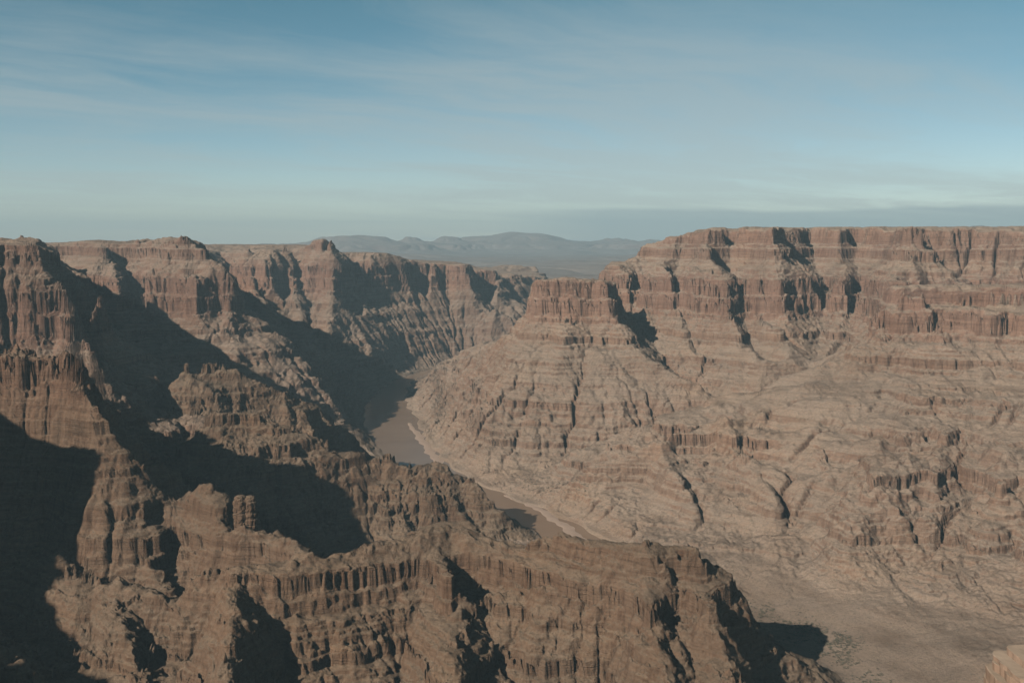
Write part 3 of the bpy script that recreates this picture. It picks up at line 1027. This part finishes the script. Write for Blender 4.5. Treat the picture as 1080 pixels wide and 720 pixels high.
# ------------------------------------------------------------------ haze
def haze():
    x0, x1, y0, y1, z0, z1 = -60000, 60000, -6000, 66000, -1400, 1100
    v = np.array([(x, y, z) for x in (x0, x1) for y in (y0, y1) for z in (z0, z1)], float)
    q_ = np.array([(0, 1, 3, 2), (4, 6, 7, 5), (0, 4, 5, 1), (2, 3, 7, 6), (0, 2, 6, 4), (1, 5, 7, 3)])
    m = bpy.data.materials.new('haze_air')
    m.use_nodes = True
    t = NT(m.node_tree)
    out = t.n('ShaderNodeOutputMaterial')
    pv = t.n('ShaderNodeVolumePrincipled')
    pv.inputs['Color'].default_value = (0.50, 0.70, 0.80, 1)
    pv.inputs['Density'].default_value = 2.4e-5
    pv.inputs['Anisotropy'].default_value = 0.0
    t.l(pv.outputs[0], out.inputs['Volume'])
    o = mesh_from('haze', v, q_, m, False)
    o['kind'] = 'stuff'
    o['label'] = 'thin blue grey air haze over the canyon'


haze()

# ------------------------------------------------------------------ sun and sky
SUN_EL = 31.0
SUN_AZ_TRAVEL = 45.0     # light travels this many degrees right of straight ahead
el, az = math.radians(SUN_EL), math.radians(SUN_AZ_TRAVEL)
dirv = Vector((math.sin(az) * math.cos(el), math.cos(az) * math.cos(el), -math.sin(el)))
sd = bpy.data.lights.new('sun', 'SUN')
sd.energy = 5.0
sd.angle = math.radians(0.5)
sd.color = (1.0, 0.93, 0.84)
so = bpy.data.objects.new('sun', sd)
so.rotation_euler = dirv.to_track_quat('-Z', 'Y').to_euler()
so.location = (-300, -500, 900)
COL.objects.link(so)

w = bpy.data.worlds.new('World')
SC.world = w
w.use_nodes = True
t = NT(w.node_tree)
out = t.n('ShaderNodeOutputWorld')
bg = t.n('ShaderNodeBackground')
bg.inputs['Strength'].default_value = 0.05
sky = t.n('ShaderNodeTexSky')
sky.sky_type = 'NISHITA'
sky.sun_disc = False
sky.sun_elevation = el
# the sun stands opposite to the travel direction
sky.sun_rotation = math.radians(180 + SUN_AZ_TRAVEL)
sky.altitude = 1400
sky.air_density = 1.0
sky.dust_density = 0.6
sky.ozone_density = 1.6
tc = t.n('ShaderNodeTexCoord')
gen = tc.outputs['Generated']
sp = t.n('ShaderNodeSeparateXYZ')
t.l(gen, sp.inputs[0])
# thin cirrus on a plane far overhead: direction / height
hgt = t.math('MAXIMUM', t.math('ADD', sp.outputs[2], 0.06), 0.03)
cx = t.math('DIVIDE', sp.outputs[0], hgt)
cy = t.math('DIVIDE', sp.outputs[1], hgt)
cb = t.n('ShaderNodeCombineXYZ')
t.l(cx, cb.inputs[0])
t.l(cy, cb.inputs[1])
rot = t.n('ShaderNodeMapping')
rot.inputs['Rotation'].default_value = (0, 0, math.radians(-38))
t.l(cb.outputs[0], rot.inputs[0])
wv = t.n('ShaderNodeTexNoise')
wv.inputs['Scale'].default_value = 0.5
wv.inputs['Detail'].default_value = 3
t.l(rot.outputs[0], wv.inputs['Vector'])
wadd = t.n('ShaderNodeVectorMath', operation='MULTIPLY_ADD')
t.l(wv.outputs['Color'], wadd.inputs[0])
wadd.inputs[1].default_value = (1.6, 1.6, 0)
t.l(rot.outputs[0], wadd.inputs[2])
c1 = t.noise(wadd.outputs[0], 1.0, 7, 0.66, (0.34, 0.9, 1))
c2 = t.noise(rot.outputs[0], 1.0, 3, 0.5, (0.10, 0.16, 1))
cl = t.math('MULTIPLY', t.math('SUBTRACT', c1, 0.40, True), 4.5, True)
cl = t.math('MULTIPLY', cl, t.math('ADD', 0.18, t.math('MULTIPLY', t.math('SUBTRACT', c2, 0.40, True), 5.0, True), True))
deep = t.ramp(sp.outputs[2], [(0.0, (1.75, 1.70, 1.72)), (0.14, (0.98, 1.28, 1.20)), (0.36, (0.38, 1.02, 0.80)), (0.60, (.09, .16, .14)), (1.0, (.06, .10, .10))])  # grades the sky; above the view it is darkened to deepen shadows
graded = t.mix(1.0, sky.outputs[0], deep, 'MULTIPLY')
lowc = t.ramp(sp.outputs[2], [(0.0, (1, 1, 1)), (0.34, (.8, .8, .8)), (0.6, (.12, .12, .12)), (1.0, (.06, .06, .06))])
blob = t.math('SUBTRACT', 1.0, t.math('MULTIPLY', t.math('ADD', t.math('POWER', t.math('MULTIPLY', t.math('SUBTRACT', sp.outputs[0], 0.15), 2.6), 2.0), t.math('POWER', t.math('MULTIPLY', t.math('SUBTRACT', sp.outputs[2], 0.10), 7.0), 2.0)), 1.0), True)
cl = t.math('ADD', cl, t.math('MULTIPLY', t.math('MULTIPLY', blob, 0.7), t.math('ADD', 0.35, c1)), True)
colr = t.mix(t.math('MULTIPLY', t.math('MULTIPLY', cl, 0.56), lowc), graded, (7.2, 7.9, 7.8))
# a low grey blue cloud bank above the right horizon
bank_top = t.math('ADD', 0.030, t.math('MULTIPLY', t.math('SUBTRACT', t.noise(gen, 3.0, 4, 0.6, (1, 1, 0.4)), 0.5), 0.022))
bk = t.math('MULTIPLY', t.math('SUBTRACT', bank_top, sp.outputs[2]), 260.0, True)
bk = t.math('MULTIPLY', bk, t.math('MULTIPLY', t.math('SUBTRACT', sp.outputs[0], -0.02), 9.0, True))
bcol = t.mix(t.math('MULTIPLY', bk, 0.6), colr, (5.0, 6.3, 6.8))
t.l(bcol, bg.inputs[0])
t.l(bg.outputs[0], out.inputs[0])

SC.view_settings.view_transform = 'Standard'
SC.view_settings.look = 'None'
SC.view_settings.exposure = 0.30
SC.view_settings.gamma = 1
SC.cycles.max_bounces = 4
SC.cycles.diffuse_bounces = 0
SC.cycles.volume_bounces = 0
SC.cycles.use_denoising = True
SC.cycles.denoiser = 'OPENIMAGEDENOISE'
SC.cycles.denoising_prefilter = 'ACCURATE'
SC.cycles.denoising_input_passes = 'RGB_ALBEDO_NORMAL'
print('done', time.time() - T0)
